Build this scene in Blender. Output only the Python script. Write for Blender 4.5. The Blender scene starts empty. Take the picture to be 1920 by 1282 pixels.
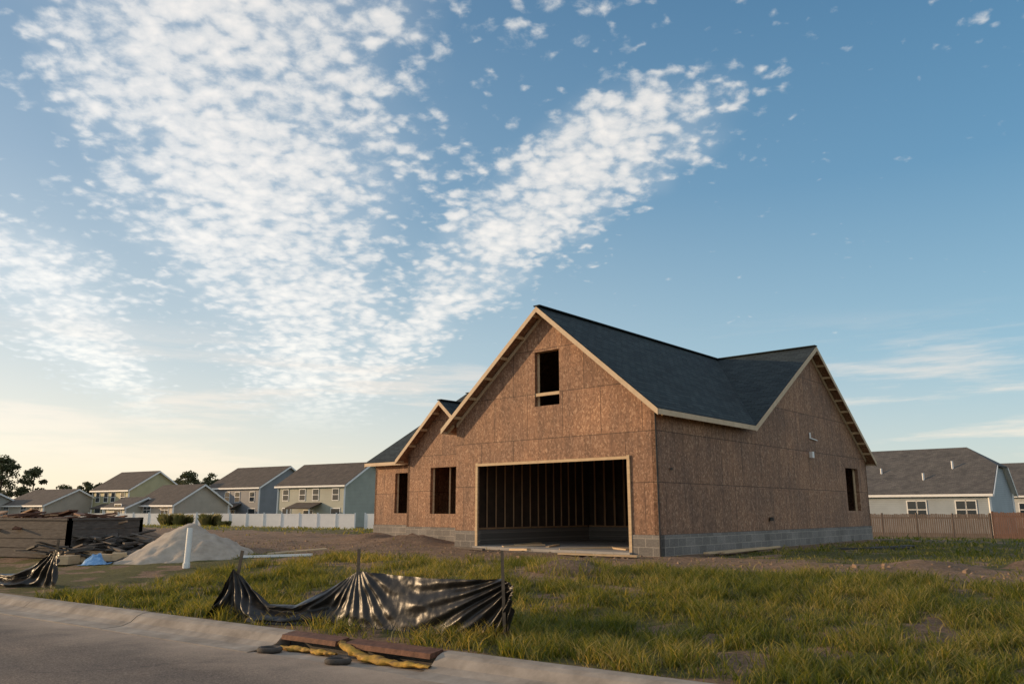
import bpy, math, random
import numpy as np
from mathutils import Vector, Matrix
from mathutils.geometry import tessellate_polygon
random.seed(7); RNG=np.random.default_rng(7)
S=bpy.context.scene
S.view_settings.view_transform='Standard'; S.view_settings.look='None'; S.view_settings.exposure=0

# ---------------------------------------------------------------- noise
def _h(ix,iy,seed):
    n=(ix.astype(np.int64)*374761393+iy.astype(np.int64)*668265263+seed*1442695041)&0x7fffffff
    n=((n^(n>>13))*1274126177)&0x7fffffff
    return ((n^(n>>16))&0xffff)/65535.0
def vn(x,y,seed=0):
    x=np.asarray(x,float);y=np.asarray(y,float)
    ix=np.floor(x);iy=np.floor(y);fx=x-ix;fy=y-iy
    fx=fx*fx*(3-2*fx);fy=fy*fy*(3-2*fy)
    a=_h(ix,iy,seed);b=_h(ix+1,iy,seed);c=_h(ix,iy+1,seed);d=_h(ix+1,iy+1,seed)
    return (a*(1-fx)+b*fx)*(1-fy)+(c*(1-fx)+d*fx)*fy
def fbm(x,y,seed=0,o=4):
    r=0;am=.5;t=0
    for i in range(o):
        r=r+am*vn(x*2**i+17*i,y*2**i-9*i,seed+i);t+=am;am*=.5
    return r/t
def ss(e0,e1,x):
    t=np.clip((np.asarray(x,float)-e0)/(e1-e0),0,1);return t*t*(3-2*t)

# ---------------------------------------------------------------- frames
KX,KY=.825,-.565          # along the kerb
NX,NY=.565,.825           # towards the lot
WC=6.667
def kw(k,w): return (k*KX+(w+WC)*NX, k*KY+(w+WC)*NY)
def to_kw(x,y): return (x*KX+y*KY, x*NX+y*NY-WC)
CX,CY=3.43,18.75
PH=math.radians(41.56); SN,CS=math.sin(PH),math.cos(PH)
def H(s,d,z): return Vector((CX-CS*s+SN*d, CY+SN*s+CS*d, z))
def to_sd(x,y):
    rx=x-CX;ry=y-CY
    return (-CS*rx+SN*ry, SN*rx+CS*ry)
NA=Vector((CS,-SN,0)); NB=Vector((-SN,-CS,0))   # outward normals right wall / front wall

def hz(x,y):
    x=np.asarray(x,float);y=np.asarray(y,float)
    k,w=to_kw(x,y); s,d=to_sd(x,y)
    z=-.35+.35*ss(-.2,6.5,w)-1.1*ss(24,48,w)
    bump=(fbm(x*.8,y*.8,3)-.5)*.14+(fbm(x*3,y*3,11)-.5)*.07
    near=ss(.1,2.0,w)*(1-ss(40,60,w)*.5)
    inh=(s>-.6)&(s<17)&(d>-.6)&(d<15.6)
    z=z+bump*near*np.where(inh,.15,1)
    for (mx,my,r,h) in [(1.0,14.0,.9,.26),(7.8,15.2,1.1,.14),(9.8,14.9,1.0,.14),(11.5,16.0,1.3,.16),(-3.2,25.5,1.5,.3),(-4.8,27.6,1.5,.28),(5.6,15.6,.8,.08)]:
        q=((x-mx)**2+(y-my)**2)/r**2
        z=z+h*np.exp(-q*2)*(.7+.6*fbm(x*5,y*5,5))
    return z
def gz(x,y): return float(hz(np.array([x]),np.array([y]))[0])
def dirt(x,y):
    x=np.asarray(x,float);y=np.asarray(y,float)
    s,d=to_sd(x,y);k,w=to_kw(x,y)
    n=fbm(x*.55,y*.55,21);n2=fbm(x*2.3,y*2.3,31)
    lo=-4.3+1.6*ss(0,-3,s)-1.2*ss(4,12,s)
    band=ss(-.9,.9,d-lo+(n-.5)*3+(n2-.5)*2.4)*(1-ss(.4,2.2,d+(n-.5)*2.5+.6*ss(0,-4,s)))*ss(-14,-5,s)
    band=band*(1-.45*ss(-.5,-4,s)*ss(.4,.6,n2))
    left=ss(9,13,s)*ss(-7.8,-5.3,d+(n-.5)*3)*(1-ss(5,7,d+(n-.5)*4))
    rd=np.maximum(np.maximum(-s,s-16.2),np.maximum(-d,d-15))
    around=1-ss(.3,1.2,rd+(n2-.5)*1.2)
    mound=np.exp(-((x-1.0)**2+(y-14.0)**2)*1.6)
    patch=ss(.555,.64,n2*.65+n*.35)*.85
    edge=(1-ss(.0,.3,w+(n2-.5)*.5))*.4
    return np.clip(np.maximum.reduce([band,left,around,patch,edge,mound]),0,1)

# ---------------------------------------------------------------- material helpers
def newmat(name):
    m=bpy.data.materials.new(name);m.use_nodes=True
    nt=m.node_tree;nt.nodes.clear()
    o=nt.nodes.new('ShaderNodeOutputMaterial');b=nt.nodes.new('ShaderNodeBsdfPrincipled')
    nt.links.new(b.outputs[0],o.inputs[0]);return m,nt,b,o
def N(nt,t,**kw):
    n=nt.nodes.new(t)
    for k,v in kw.items():
        if k.startswith('i_'):
            key=k[2:];key=int(key) if key.isdigit() else key.replace('_',' ')
            n.inputs[key].default_value=v
        else: setattr(n,k,v)
    return n
def ramp(nt,fac,stops):
    r=nt.nodes.new('ShaderNodeValToRGB')
    while len(r.color_ramp.elements)<len(stops): r.color_ramp.elements.new(.5)
    for e,(p,c) in zip(r.color_ramp.elements,stops):
        e.position=p;e.color=(*c,1) if len(c)==3 else c
    nt.links.new(fac,r.inputs[0]);return r.outputs[0]
def mixc(nt,f,a,b,mode='MIX'):
    n=nt.nodes.new('ShaderNodeMix');n.data_type='RGBA';n.blend_type=mode
    def s(i,v):
        if isinstance(v,(int,float)): n.inputs[i].default_value=v
        elif isinstance(v,tuple): n.inputs[i].default_value=(*v,1) if len(v)==3 else v
        else: nt.links.new(v,n.inputs[i])
    s(0,f);s(6,a);s(7,b);return n.outputs[2]
def bump(nt,b,h,st=.3,dist=.02):
    n=N(nt,'ShaderNodeBump');n.inputs['Strength'].default_value=st;n.inputs['Distance'].default_value=dist
    nt.links.new(h,n.inputs['Height']);nt.links.new(n.outputs[0],b.inputs['Normal'])
def simple(name,c1,c2,scale=3,rough=.85,bs=.2,detail=6,metal=0,stretch=None):
    m,nt,b,o=newmat(name)
    tc=N(nt,'ShaderNodeTexCoord');src=tc.outputs['Object']
    if stretch:
        mp=N(nt,'ShaderNodeMapping');mp.inputs['Scale'].default_value=stretch;nt.links.new(src,mp.inputs[0]);src=mp.outputs[0]
    n=N(nt,'ShaderNodeTexNoise',i_Scale=scale,i_Detail=detail,i_Roughness=.65);nt.links.new(src,n.inputs['Vector'])
    nt.links.new(ramp(nt,n.outputs[0],[(.32,c1),(.68,c2)]),b.inputs['Base Color'])
    b.inputs['Roughness'].default_value=rough;b.inputs['Metallic'].default_value=metal
    if bs: bump(nt,b,n.outputs[0],bs)
    return m

def osb_mat():
    m,nt,b,o=newmat('osb_sheathing')
    uv=N(nt,'ShaderNodeUVMap')
    mp=N(nt,'ShaderNodeMapping');mp.inputs['Location'].default_value=(.35,-.48,0);nt.links.new(uv.outputs[0],mp.inputs[0])
    br=N(nt,'ShaderNodeTexBrick');br.offset=.42;br.inputs['Scale'].default_value=1
    br.inputs['Brick Width'].default_value=1.22;br.inputs['Row Height'].default_value=1.22
    br.inputs['Mortar Size'].default_value=.011;br.inputs['Mortar Smooth'].default_value=.2
    br.inputs['Color1'].default_value=(.82,.82,.84,1);br.inputs['Color2'].default_value=(1.13,1.10,1.06,1);br.inputs['Mortar'].default_value=(.34,.31,.3,1)
    nt.links.new(mp.outputs[0],br.inputs['Vector'])
    v=N(nt,'ShaderNodeTexVoronoi',i_Scale=34.0);v.inputs['Randomness'].default_value=1
    mp2=N(nt,'ShaderNodeMapping');mp2.inputs['Scale'].default_value=(1,.6,1);nt.links.new(uv.outputs[0],mp2.inputs[0])
    nd=N(nt,'ShaderNodeTexNoise',i_Scale=12.0,i_Detail=3.0);nt.links.new(mp2.outputs[0],nd.inputs['Vector'])
    vm=N(nt,'ShaderNodeVectorMath',operation='MULTIPLY_ADD');nt.links.new(nd.outputs['Color'],vm.inputs[0]);vm.inputs[1].default_value=(.09,.09,0);nt.links.new(mp2.outputs[0],vm.inputs[2])
    nt.links.new(vm.outputs[0],v.inputs['Vector'])
    sx=N(nt,'ShaderNodeSeparateColor');nt.links.new(v.outputs['Color'],sx.inputs[0])
    c=ramp(nt,sx.outputs[0],[(0,(.205,.108,.060)),(.35,(.30,.162,.093)),(.75,(.36,.20,.118)),(1,(.52,.33,.21))])
    n2=N(nt,'ShaderNodeTexNoise',i_Scale=.9,i_Detail=5.0,i_Roughness=.6);nt.links.new(uv.outputs[0],n2.inputs['Vector'])
    c=mixc(nt,1.0,c,ramp(nt,n2.outputs[0],[(.3,(.76,.76,.79)),(.7,(1.12,1.08,1.02))]),'MULTIPLY')
    mp3=N(nt,'ShaderNodeMapping');mp3.inputs['Scale'].default_value=(3,.25,1);nt.links.new(uv.outputs[0],mp3.inputs[0])
    n3=N(nt,'ShaderNodeTexNoise',i_Scale=2.0,i_Detail=4.0);nt.links.new(mp3.outputs[0],n3.inputs['Vector'])
    c=mixc(nt,1.0,c,ramp(nt,n3.outputs[0],[(.35,(.78,.78,.81)),(.6,(1.03,1.03,1.03))]),'MULTIPLY')
    c=mixc(nt,1.0,c,br.outputs['Color'],'MULTIPLY')
    nt.links.new(c,b.inputs['Base Color']);b.inputs['Roughness'].default_value=.75
    bump(nt,b,sx.outputs[0],.12,.004)
    return m
def brickmat(name,bw,rh,mort,c1,c2,cm,rough=.9,off=.5,nscale=30,bs=.4,ndark=.75):
    m,nt,b,o=newmat(name)
    uv=N(nt,'ShaderNodeUVMap')
    br=N(nt,'ShaderNodeTexBrick');br.offset=off;br.inputs['Scale'].default_value=1
    br.inputs['Brick Width'].default_value=bw;br.inputs['Row Height'].default_value=rh
    br.inputs['Mortar Size'].default_value=mort;br.inputs['Mortar Smooth'].default_value=.3
    br.inputs['Color1'].default_value=(*c1,1);br.inputs['Color2'].default_value=(*c2,1);br.inputs['Mortar'].default_value=(*cm,1)
    nt.links.new(uv.outputs[0],br.inputs['Vector'])
    n=N(nt,'ShaderNodeTexNoise',i_Scale=float(nscale),i_Detail=4.0);nt.links.new(uv.outputs[0],n.inputs['Vector'])
    n2=N(nt,'ShaderNodeTexNoise',i_Scale=1.1,i_Detail=5.0);nt.links.new(uv.outputs[0],n2.inputs['Vector'])
    c=mixc(nt,1.0,br.outputs['Color'],ramp(nt,n.outputs[0],[(.3,(ndark,)*3),(.7,(1.15,1.15,1.15))]),'MULTIPLY')
    c=mixc(nt,1.0,c,ramp(nt,n2.outputs[0],[(.3,(.72,.72,.72)),(.7,(1.15,1.13,1.1))]),'MULTIPLY')
    nt.links.new(c,b.inputs['Base Color']);b.inputs['Roughness'].default_value=rough
    inv=N(nt,'ShaderNodeMath',operation='SUBTRACT');inv.inputs[0].default_value=1;nt.links.new(br.outputs['Fac'],inv.inputs[1])
    ad=N(nt,'ShaderNodeMath',operation='MULTIPLY_ADD');nt.links.new(n.outputs[0],ad.inputs[0]);ad.inputs[1].default_value=.5;nt.links.new(inv.outputs[0],ad.inputs[2])
    bump(nt,b,ad.outputs[0],bs,.01)
    return m
def siding(name,c):
    m,nt,b,o=newmat(name)
    tc=N(nt,'ShaderNodeTexCoord');sp=N(nt,'ShaderNodeSeparateXYZ');nt.links.new(tc.outputs['Object'],sp.inputs[0])
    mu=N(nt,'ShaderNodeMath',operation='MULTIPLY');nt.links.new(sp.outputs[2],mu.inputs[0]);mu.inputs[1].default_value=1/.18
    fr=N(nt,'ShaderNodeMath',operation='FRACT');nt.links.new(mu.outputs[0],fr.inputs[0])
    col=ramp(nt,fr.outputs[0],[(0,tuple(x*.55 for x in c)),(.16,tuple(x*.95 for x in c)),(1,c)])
    n=N(nt,'ShaderNodeTexNoise',i_Scale=.7,i_Detail=4.0);nt.links.new(tc.outputs['Object'],n.inputs['Vector'])
    nt.links.new(mixc(nt,1.0,col,ramp(nt,n.outputs[0],[(.3,(.88,.88,.88)),(.7,(1.06,1.06,1.06))]),'MULTIPLY'),b.inputs['Base Color'])
    b.inputs['Roughness'].default_value=.6;return m

M_osb=osb_mat()
M_cmu=brickmat('concrete_block',.4,.2,.012,(.19,.175,.16),(.27,.25,.23),(.36,.325,.285),nscale=25)
M_shin=brickmat('asphalt_shingles',.32,.14,.012,(.016,.031,.038),(.045,.066,.072),(.006,.010,.012),nscale=40,bs=.9,ndark=.45)
M_shin2=brickmat('shingles_brown',.4,.16,.01,(.10,.077,.06),(.14,.11,.087),(.06,.05,.042),nscale=20)
M_shin3=brickmat('shingles_grey',.4,.16,.01,(.095,.088,.085),(.14,.13,.12),(.06,.055,.05),nscale=12)
M_wood=simple('pine_lumber',(.46,.31,.17),(.62,.46,.28),4,.7,.15,stretch=(1,1,6))
M_trimw=simple('rake_board',(.52,.38,.24),(.64,.49,.33),5,.7,.1)
M_stud=simple('stud_lumber',(.36,.21,.115),(.52,.32,.18),4,.8,.15,stretch=(1,1,.3))
M_dark=simple('interior_shade_brown',(.05,.035,.025),(.09,.06,.04),3,.9,.1)  # dark brown standing in for the unlit depth behind the studs
M_conc=simple('kerb_concrete',(.20,.165,.13),(.39,.33,.27),3,.9,.4,9)
M_slab=simple('slab_concrete',(.3,.28,.26),(.4,.37,.33),2,.85,.1)
M_white=simple('white_vinyl',(.78,.76,.73),(.84,.82,.79),2,.5,0)
M_pvc=simple('white_pvc',(.74,.74,.72),(.82,.82,.8),8,.35,0)
M_rust=simple('rusty_steel',(.08,.032,.018),(.19,.085,.05),14,.75,.4,metal=.2)
M_yel=simple('yellow_fabric',(.16,.09,.03),(.64,.36,.04),7,.8,.8)
M_rub=simple('dark_rubber',(.03,.026,.022),(.08,.065,.055),10,.8,.4)
M_blue=simple('blue_plastic',(.05,.2,.48),(.3,.5,.72),9,.45,.4)
M_sand=simple('sand',(.34,.28,.22),(.48,.41,.33),5,.95,.5,10)
M_oldw=simple('weathered_wood',(.075,.06,.05),(.17,.14,.115),5,.85,.4,stretch=(1,1,7))
M_fencew=simple('fence_wood',(.11,.082,.065),(.21,.16,.13),3,.85,.2,stretch=(3,3,.4))
M_fencer=simple('fence_wood_red',(.085,.047,.036),(.14,.08,.062),3,.85,.2,stretch=(3,3,.4))
M_steel=simple('stake_wood',(.10,.07,.045),(.2,.14,.09),10,.8,.2)
M_darkscrap=simple('dark_scrap',(.03,.028,.026),(.09,.08,.07),8,.8,.3)
M_glass,nt,b,o=newmat('window_glass');b.inputs['Base Color'].default_value=(.03,.04,.05,1);b.inputs['Roughness'].default_value=.08
M_bark=simple('bark',(.05,.035,.025),(.1,.075,.05),8,.9,.4)

# ---------------------------------------------------------------- mesh helpers
def empty(name,loc=(0,0,0)):
    e=bpy.data.objects.new(name,None);e.location=loc;e.empty_display_size=.3
    S.collection.objects.link(e);return e
class MB:
    def __init__(s): s.v=[];s.f=[];s.uv=[];s.mi=[]
    def face(s,pts,uvs=None,mi=0):
        i=len(s.v);s.v+= [tuple(p) for p in pts];s.f.append(list(range(i,i+len(pts))))
        s.uv.append(uvs if uvs else [(0,0)]*len(pts));s.mi.append(mi)
    def hexa(s,b4,t4,mi=0,uv=True):
        b4=[Vector(p) for p in b4];t4=[Vector(p) for p in t4]
        s.face(b4[::-1],None,mi);s.face(t4,[(p.x,p.y) for p in t4],mi)
        for i in range(4):
            j=(i+1)%4;L=(b4[j]-b4[i]).length
            s.face([b4[i],b4[j],t4[j],t4[i]],[(0,b4[i].z),(L,b4[j].z),(L,t4[j].z),(0,t4[i].z)],mi)
    def beam(s,p,q,w,h,up=(0,0,1),mi=0):
        p=Vector(p);q=Vector(q);d=(q-p).normalized();u=Vector(up)
        if abs(d.dot(u))>.98:u=Vector((0,1,0)) if abs(d.y)<.9 else Vector((1,0,0))
        x=d.cross(u).normalized();y=x.cross(d).normalized()
        c=[-x*w/2-y*h/2,x*w/2-y*h/2,x*w/2+y*h/2,-x*w/2+y*h/2]
        s.hexa([p+a for a in c],[q+a for a in c],mi)
    def board(s,p,q,out,th,h,mi=0):   # vertical board: top edge p-q, drops h, thickness th outwards
        p=Vector(p);q=Vector(q);o=Vector(out)*th;dn=Vector((0,0,-h))
        s.hexa([p+dn,q+dn,q+dn+o,p+dn+o],[p,q,q+o,p+o],mi)
    def box(s,c,sx,sy,sz,yaw=0,mi=0):
        c=Vector(c);X=Vector((math.cos(yaw),math.sin(yaw),0))*sx/2;Y=Vector((-math.sin(yaw),math.cos(yaw),0))*sy/2
        b=[c-X-Y,c+X-Y,c+X+Y,c-X+Y];s.hexa(b,[p+Vector((0,0,sz)) for p in b],mi)
    def make(s,name,mats,parent=None,smooth=False):
        me=bpy.data.meshes.new(name);me.from_pydata(s.v,[],s.f)
        for m in (mats if isinstance(mats,(list,tuple)) else [mats]): me.materials.append(m)
        ul=me.uv_layers.new(name='UVMap');k=0
        for poly,u,mi in zip(me.polygons,s.uv,s.mi):
            poly.material_index=mi;poly.use_smooth=smooth
            for li,uu in zip(poly.loop_indices,u): ul.data[li].uv=uu
        me.update()
        ob=bpy.data.objects.new(name,me);S.collection.objects.link(ob)
        if parent: ob.parent=parent
        return ob
def wall(mb,fn,outline,holes,nrm,th=.12,mi=0):
    loops=[outline]+holes
    pts=[p for l in loops for p in l]
    tris=tessellate_polygon([[Vector((p[0],p[1],0)) for p in l] for l in loops])
    n=Vector(nrm)
    for t in tris:
        P=[fn(*pts[i]) for i in t];U=[pts[i] for i in t]
        if (P[1]-P[0]).cross(P[2]-P[0]).dot(n)<0: P=P[::-1];U=U[::-1]
        mb.face(P,U,mi);mb.face([p-n*th for p in P[::-1]],U[::-1],mi)
    for l in loops:
        for i in range(len(l)):
            a,b=l[i],l[(i+1)%len(l)];A=fn(*a);B=fn(*b)
            mb.face([A,B,B-n*th,A-n*th],[a,b,(b[0]+.1,b[1]),(a[0]+.1,a[1])],mi)
def rect(u0,u1,z0,z1): return [(u0,z0),(u1,z0),(u1,z1),(u0,z1)]
def slab(mb,pts,uvs,th=.09):
    P=[Vector(p) for p in pts];Q=[p-Vector((0,0,th)) for p in P]
    nn=(P[1]-P[0]).cross(P[2]-P[1])
    if nn.z<0: P=P[::-1];Q=Q[::-1];uvs=uvs[::-1]
    mb.face(P,uvs,0);mb.face(Q[::-1],uvs[::-1],1)
    for i in range(len(P)):
        j=(i+1)%len(P);mb.face([Q[i],Q[j],P[j],P[i]],None,0)

# ================================================================ GROUND
def axis(lo,hi,flo,fhi,step,grow=1.18):
    a=list(np.arange(flo,fhi+1e-6,step));st=step;x=fhi
    while x<hi: st*=grow;x+=st;a.append(min(x,hi))
    st=step;x=flo;pre=[]
    while x>lo: st*=grow;x-=st;pre.append(max(x,lo))
    return np.array(pre[::-1]+a)
ka=axis(-2600,2600,-26,16,.16)
wa=axis(.05,2600,.05,24,.14)
wa=np.concatenate([[-2600,-300,-60,-20,-10.2,-10.1,-.16,-.12],wa])
K,W=np.meshgrid(ka,wa)
GX=K*KX+(W+WC)*NX;GY=K*KY+(W+WC)*NY
Z=hz(GX,GY)
Z=np.where(W<-.1,-.34,Z);Z=np.where((W<-.14)&(W>-10.15),-.7,Z)
nw,nk=GX.shape
me=bpy.data.meshes.new('ground')
idx=np.arange(nw*nk).reshape(nw,nk)
F=np.stack([idx[:-1,:-1],idx[:-1,1:],idx[1:,1:],idx[1:,:-1]],-1).reshape(-1,4)
def rawmesh(me,V,faces4=None,loops=None,starts=None,totals=None):
    me.vertices.add(len(V));me.vertices.foreach_set('co',V.astype(np.float32).ravel())
    if faces4 is not None:
        loops=faces4.ravel();starts=np.arange(len(faces4))*4;totals=np.full(len(faces4),4)
    me.loops.add(len(loops));me.loops.foreach_set('vertex_index',loops.astype(np.int32))
    me.polygons.add(len(starts));me.polygons.foreach_set('loop_start',starts.astype(np.int32))
    try: me.polygons.foreach_set('loop_total',totals.astype(np.int32))
    except Exception: pass
    me.update(calc_edges=True)
rawmesh(me,np.stack([GX,GY,Z],-1).reshape(-1,3),F)
at=me.attributes.new('dirt','FLOAT','POINT');at.data.foreach_set('value',dirt(GX,GY).astype(np.float32).ravel())
me.polygons.foreach_set('use_smooth',[True]*len(me.polygons))
m,nt,b,o=newmat('ground_soil_grass')
tc=N(nt,'ShaderNodeTexCoord');a=N(nt,'ShaderNodeAttribute',attribute_name='dirt')
n1=N(nt,'ShaderNodeTexNoise',i_Scale=1.6,i_Detail=8.0,i_Roughness=.7);nt.links.new(tc.outputs['Object'],n1.inputs['Vector'])
n2=N(nt,'ShaderNodeTexNoise',i_Scale=14.0,i_Detail=6.0,i_Roughness=.75);nt.links.new(tc.outputs['Object'],n2.inputs['Vector'])
n3=N(nt,'ShaderNodeTexNoise',i_Scale=.12,i_Detail=5.0);nt.links.new(tc.outputs['Object'],n3.inputs['Vector'])
dc=ramp(nt,n2.outputs[0],[(.3,(.14,.085,.05)),(.5,(.27,.175,.108)),(.72,(.43,.305,.205))])
dc=mixc(nt,1.0,dc,ramp(nt,n1.outputs[0],[(.3,(.6,.58,.56)),(.7,(1.15,1.1,1.05))]),'MULTIPLY')
gc=ramp(nt,n2.outputs[0],[(.3,(.05,.045,.016)),(.55,(.11,.105,.028)),(.75,(.20,.165,.06))])
gc=mixc(nt,1.0,gc,ramp(nt,n3.outputs[0],[(.35,(.8,.85,.7)),(.65,(1.35,1.2,.9))]),'MULTIPLY')
ad=N(nt,'ShaderNodeMath',operation='MULTIPLY_ADD');nt.links.new(n1.outputs[0],ad.inputs[0]);ad.inputs[1].default_value=1.2
sb=N(nt,'ShaderNodeMath',operation='SUBTRACT');nt.links.new(a.outputs['Fac'],sb.inputs[0]);sb.inputs[1].default_value=.6;nt.links.new(sb.outputs[0],ad.inputs[2])
ff=ramp(nt,ad.outputs[0],[(.28,(0,0,0)),(.55,(1,1,1))])
nt.links.new(mixc(nt,ff,gc,dc),b.inputs['Base Color']);b.inputs['Roughness'].default_value=.95
bump(nt,b,n2.outputs[0],1.0,.08)
me.materials.append(m)
ob=bpy.data.objects.new('ground',me);S.collection.objects.link(ob)

# road sheet
m,nt,b,o=newmat('asphalt')
tc=N(nt,'ShaderNodeTexCoord')
n1=N(nt,'ShaderNodeTexNoise',i_Scale=60.0,i_Detail=4.0,i_Roughness=.7);nt.links.new(tc.outputs['Object'],n1.inputs['Vector'])
n2=N(nt,'ShaderNodeTexNoise',i_Scale=.7,i_Detail=7.0,i_Roughness=.65);nt.links.new(tc.outputs['Object'],n2.inputs['Vector'])
c=ramp(nt,n1.outputs[0],[(.3,(.055,.043,.035)),(.5,(.135,.108,.09)),(.7,(.29,.235,.19))])
c=mixc(nt,1.0,c,ramp(nt,n2.outputs[0],[(.3,(.68,.68,.69)),(.7,(1.4,1.3,1.18))]),'MULTIPLY')
vv=N(nt,'ShaderNodeTexVoronoi',i_Scale=.45);vv.feature='DISTANCE_TO_EDGE'
wv=N(nt,'ShaderNodeVectorMath',operation='MULTIPLY_ADD');nt.links.new(n2.outputs['Color'],wv.inputs[0]);wv.inputs[1].default_value=(1.5,1.5,0);nt.links.new(tc.outputs['Object'],wv.inputs[2]);nt.links.new(wv.outputs[0],vv.inputs['Vector'])
c=mixc(nt,ramp(nt,vv.outputs['Distance'],[(0,(.6,.6,.6)),(.006,(0,0,0))]),c,(.05,.042,.036))
dt=N(nt,'ShaderNodeVectorMath',operation='DOT_PRODUCT');nt.links.new(tc.outputs['Object'],dt.inputs[0]);dt.inputs[1].default_value=(NX,NY,0)
mr=N(nt,'ShaderNodeMapRange');mr.inputs[1].default_value=WC-2.2;mr.inputs[2].default_value=WC-.7;nt.links.new(dt.outputs['Value'],mr.inputs[0])
mm=N(nt,'ShaderNodeMath',operation='MULTIPLY');nt.links.new(mr.outputs[0],mm.inputs[0]);nt.links.new(n2.outputs[0],mm.inputs[1])
c=mixc(nt,ramp(nt,mm.outputs[0],[(.15,(0,0,0)),(.55,(.85,.85,.85))]),c,(.42,.33,.25))
nt.links.new(c,b.inputs['Base Color']);b.inputs['Roughness'].default_value=.9;bump(nt,b,n1.outputs[0],.7,.015)
mb=MB()
for i in range(-60,60):
    k0,k1=i*8,i*8+8
    P=[(*kw(k0,-9.6),-.476),(*kw(k1,-9.6),-.476),(*kw(k1,-.7),-.476),(*kw(k0,-.7),-.476)]
    mb.face(P,None)
mb.make('road',m)
# kerb
mb=MB();prof=[(-.78,-.49),(-.78,-.472),(-.5,-.466),(-.38,-.43),(-.29,-.36),(-.22,-.335),(-.13,-.327),(-.06,-.335),(-.05,-.6)]
kerb=empty('kerb')
def kerbrun(mb,prof,k0,k1,L=3.0):
    k=k0
    while k<k1:
        e=min(k+L-.018,k1);jj=random.uniform(-.008,.008)
        A=[Vector((*kw(k,w),z+jj)) for w,z in prof];B=[Vector((*kw(e,w),z+jj)) for w,z in prof]
        for i in range(len(prof)-1): mb.face([A[i],B[i],B[i+1],A[i+1]])
        mb.face(A[::-1]);mb.face(B);k+=L
KD0=to_kw(-2.55,9.6)[0];KD1=to_kw(-.72,8.3)[0]
kerbrun(mb,prof,KD0-.02-180,KD0-.02,3.0);kerbrun(mb,prof,KD1+.02,200,3.0)
low=[(-.78,-.49),(-.78,-.474),(-.2,-.472),(-.19,-.6)]
kerbrun(mb,low,KD0,KD1,4)
prof2=[(-10.2-w-.0,z) for w,z in prof][::-1]
kerbrun(mb,prof2,-200,200,3.0)
mb.make('kerb_stones',M_conc,kerb)

# ================================================================ GRASS
def blades(n,kr,wr,hmin,hmax,wid,power=1.0,thr=.32,seed=1,lo=.05):
    r=np.random.default_rng(seed)
    k=r.uniform(*kr,n);w=wr[0]+(wr[1]-wr[0])*r.random(n)**power
    x,y=k*KX+(w+WC)*NX,k*KY+(w+WC)*NY
    cl=fbm(x*2.1,y*2.1,41,3);c2=fbm(x*.45,y*.45,55,3);tuft=fbm(x*6,y*6,91,2)
    dens=ss(thr,thr+.22,cl*.65+c2*.35)*(1-dirt(x,y))**1.3*(.08+.92*ss(.36,.6,tuft))
    dens=np.maximum(dens,lo*(1-dirt(x,y)*.6))
    s,d=to_sd(x,y);inh=(s>-.1)&(s<16.3)&(d>-.05)&(d<15.1)
    keep=(r.random(n)<dens)&(~inh)
    x=x[keep];y=y[keep];cl=cl[keep];tuft=tuft[keep];n=len(x)
    z=hz(x,y)-.01
    h=(hmin+(hmax-hmin)*r.random(n)**1.8)*(.3+.9*cl+1.3*np.clip(tuft-.3,0,1))
    an=r.uniform(0,2*np.pi,n);ln=r.uniform(.3,1.3,n)*h;bd=r.uniform(0,2*np.pi,n)
    ww=wid*r.uniform(.6,1.3,n)
    tx,ty=np.cos(an)*ww/2,np.sin(an)*ww/2;lx,ly=np.cos(bd)*ln,np.sin(bd)*ln
    V=np.empty((n,5,3))
    V[:,0]=np.stack([x-tx,y-ty,z],-1);V[:,1]=np.stack([x+tx,y+ty,z],-1)
    V[:,2]=np.stack([x+tx*.8+lx*.35,y+ty*.8+ly*.35,z+h*.6],-1);V[:,3]=np.stack([x-tx*.8+lx*.35,y-ty*.8+ly*.35,z+h*.6],-1)
    V[:,4]=np.stack([x+lx,y+ly,z+h],-1)
    tint=np.clip(r.random(n)**1.2*.65+fbm(x*.9,y*.9,77,2)*.5,0,1)
    return V,np.repeat(tint,5)
sets=[blades(620000,(-14,9),(-.04,7),.03,.17,.010,1.15,.31,1),
      blades(180000,(-24,18),(5,22),.03,.10,.017,1.0,.33,2),
      blades(50000,(-60,30),(14,46),.06,.15,.05,1.0,.30,3)]
V=np.concatenate([s[0] for s in sets]);T=np.concatenate([s[1] for s in sets]);n=len(V)
base=(np.arange(n)*5)[:,None]
loops=np.concatenate([base+np.array([[0,1,2,3]]),base+np.array([[3,2,4]])],1).ravel()
starts=(np.arange(n)[:,None]*7+np.array([[0,4]])).ravel();tot=np.tile([4,3],n)
me=bpy.data.meshes.new('grass');rawmesh(me,V.reshape(-1,3),None,loops,starts,tot)
at=me.attributes.new('tint','FLOAT','POINT');at.data.foreach_set('value',T.astype(np.float32))
m,nt,b,o=newmat('grass_blades')
a=N(nt,'ShaderNodeAttribute',attribute_name='tint')
c=ramp(nt,a.outputs['Fac'],[(0,(.04,.06,.010)),(.35,(.095,.12,.018)),(.65,(.20,.19,.038)),(1,(.44,.33,.14))])
nt.links.new(c,b.inputs['Base Color']);b.inputs['Roughness'].default_value=.55
tr=N(nt,'ShaderNodeBsdfTranslucent');nt.links.new(mixc(nt,1.0,c,(1.7,1.5,.6),'MULTIPLY'),tr.inputs[0])
mx=N(nt,'ShaderNodeMixShader',i_0=.5);nt.links.new(b.outputs[0],mx.inputs[1]);nt.links.new(tr.outputs[0],mx.inputs[2]);nt.links.new(mx.outputs[0],o.inputs[0])
me.materials.append(m);ob=bpy.data.objects.new('grass',me);S.collection.objects.link(ob)

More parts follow.
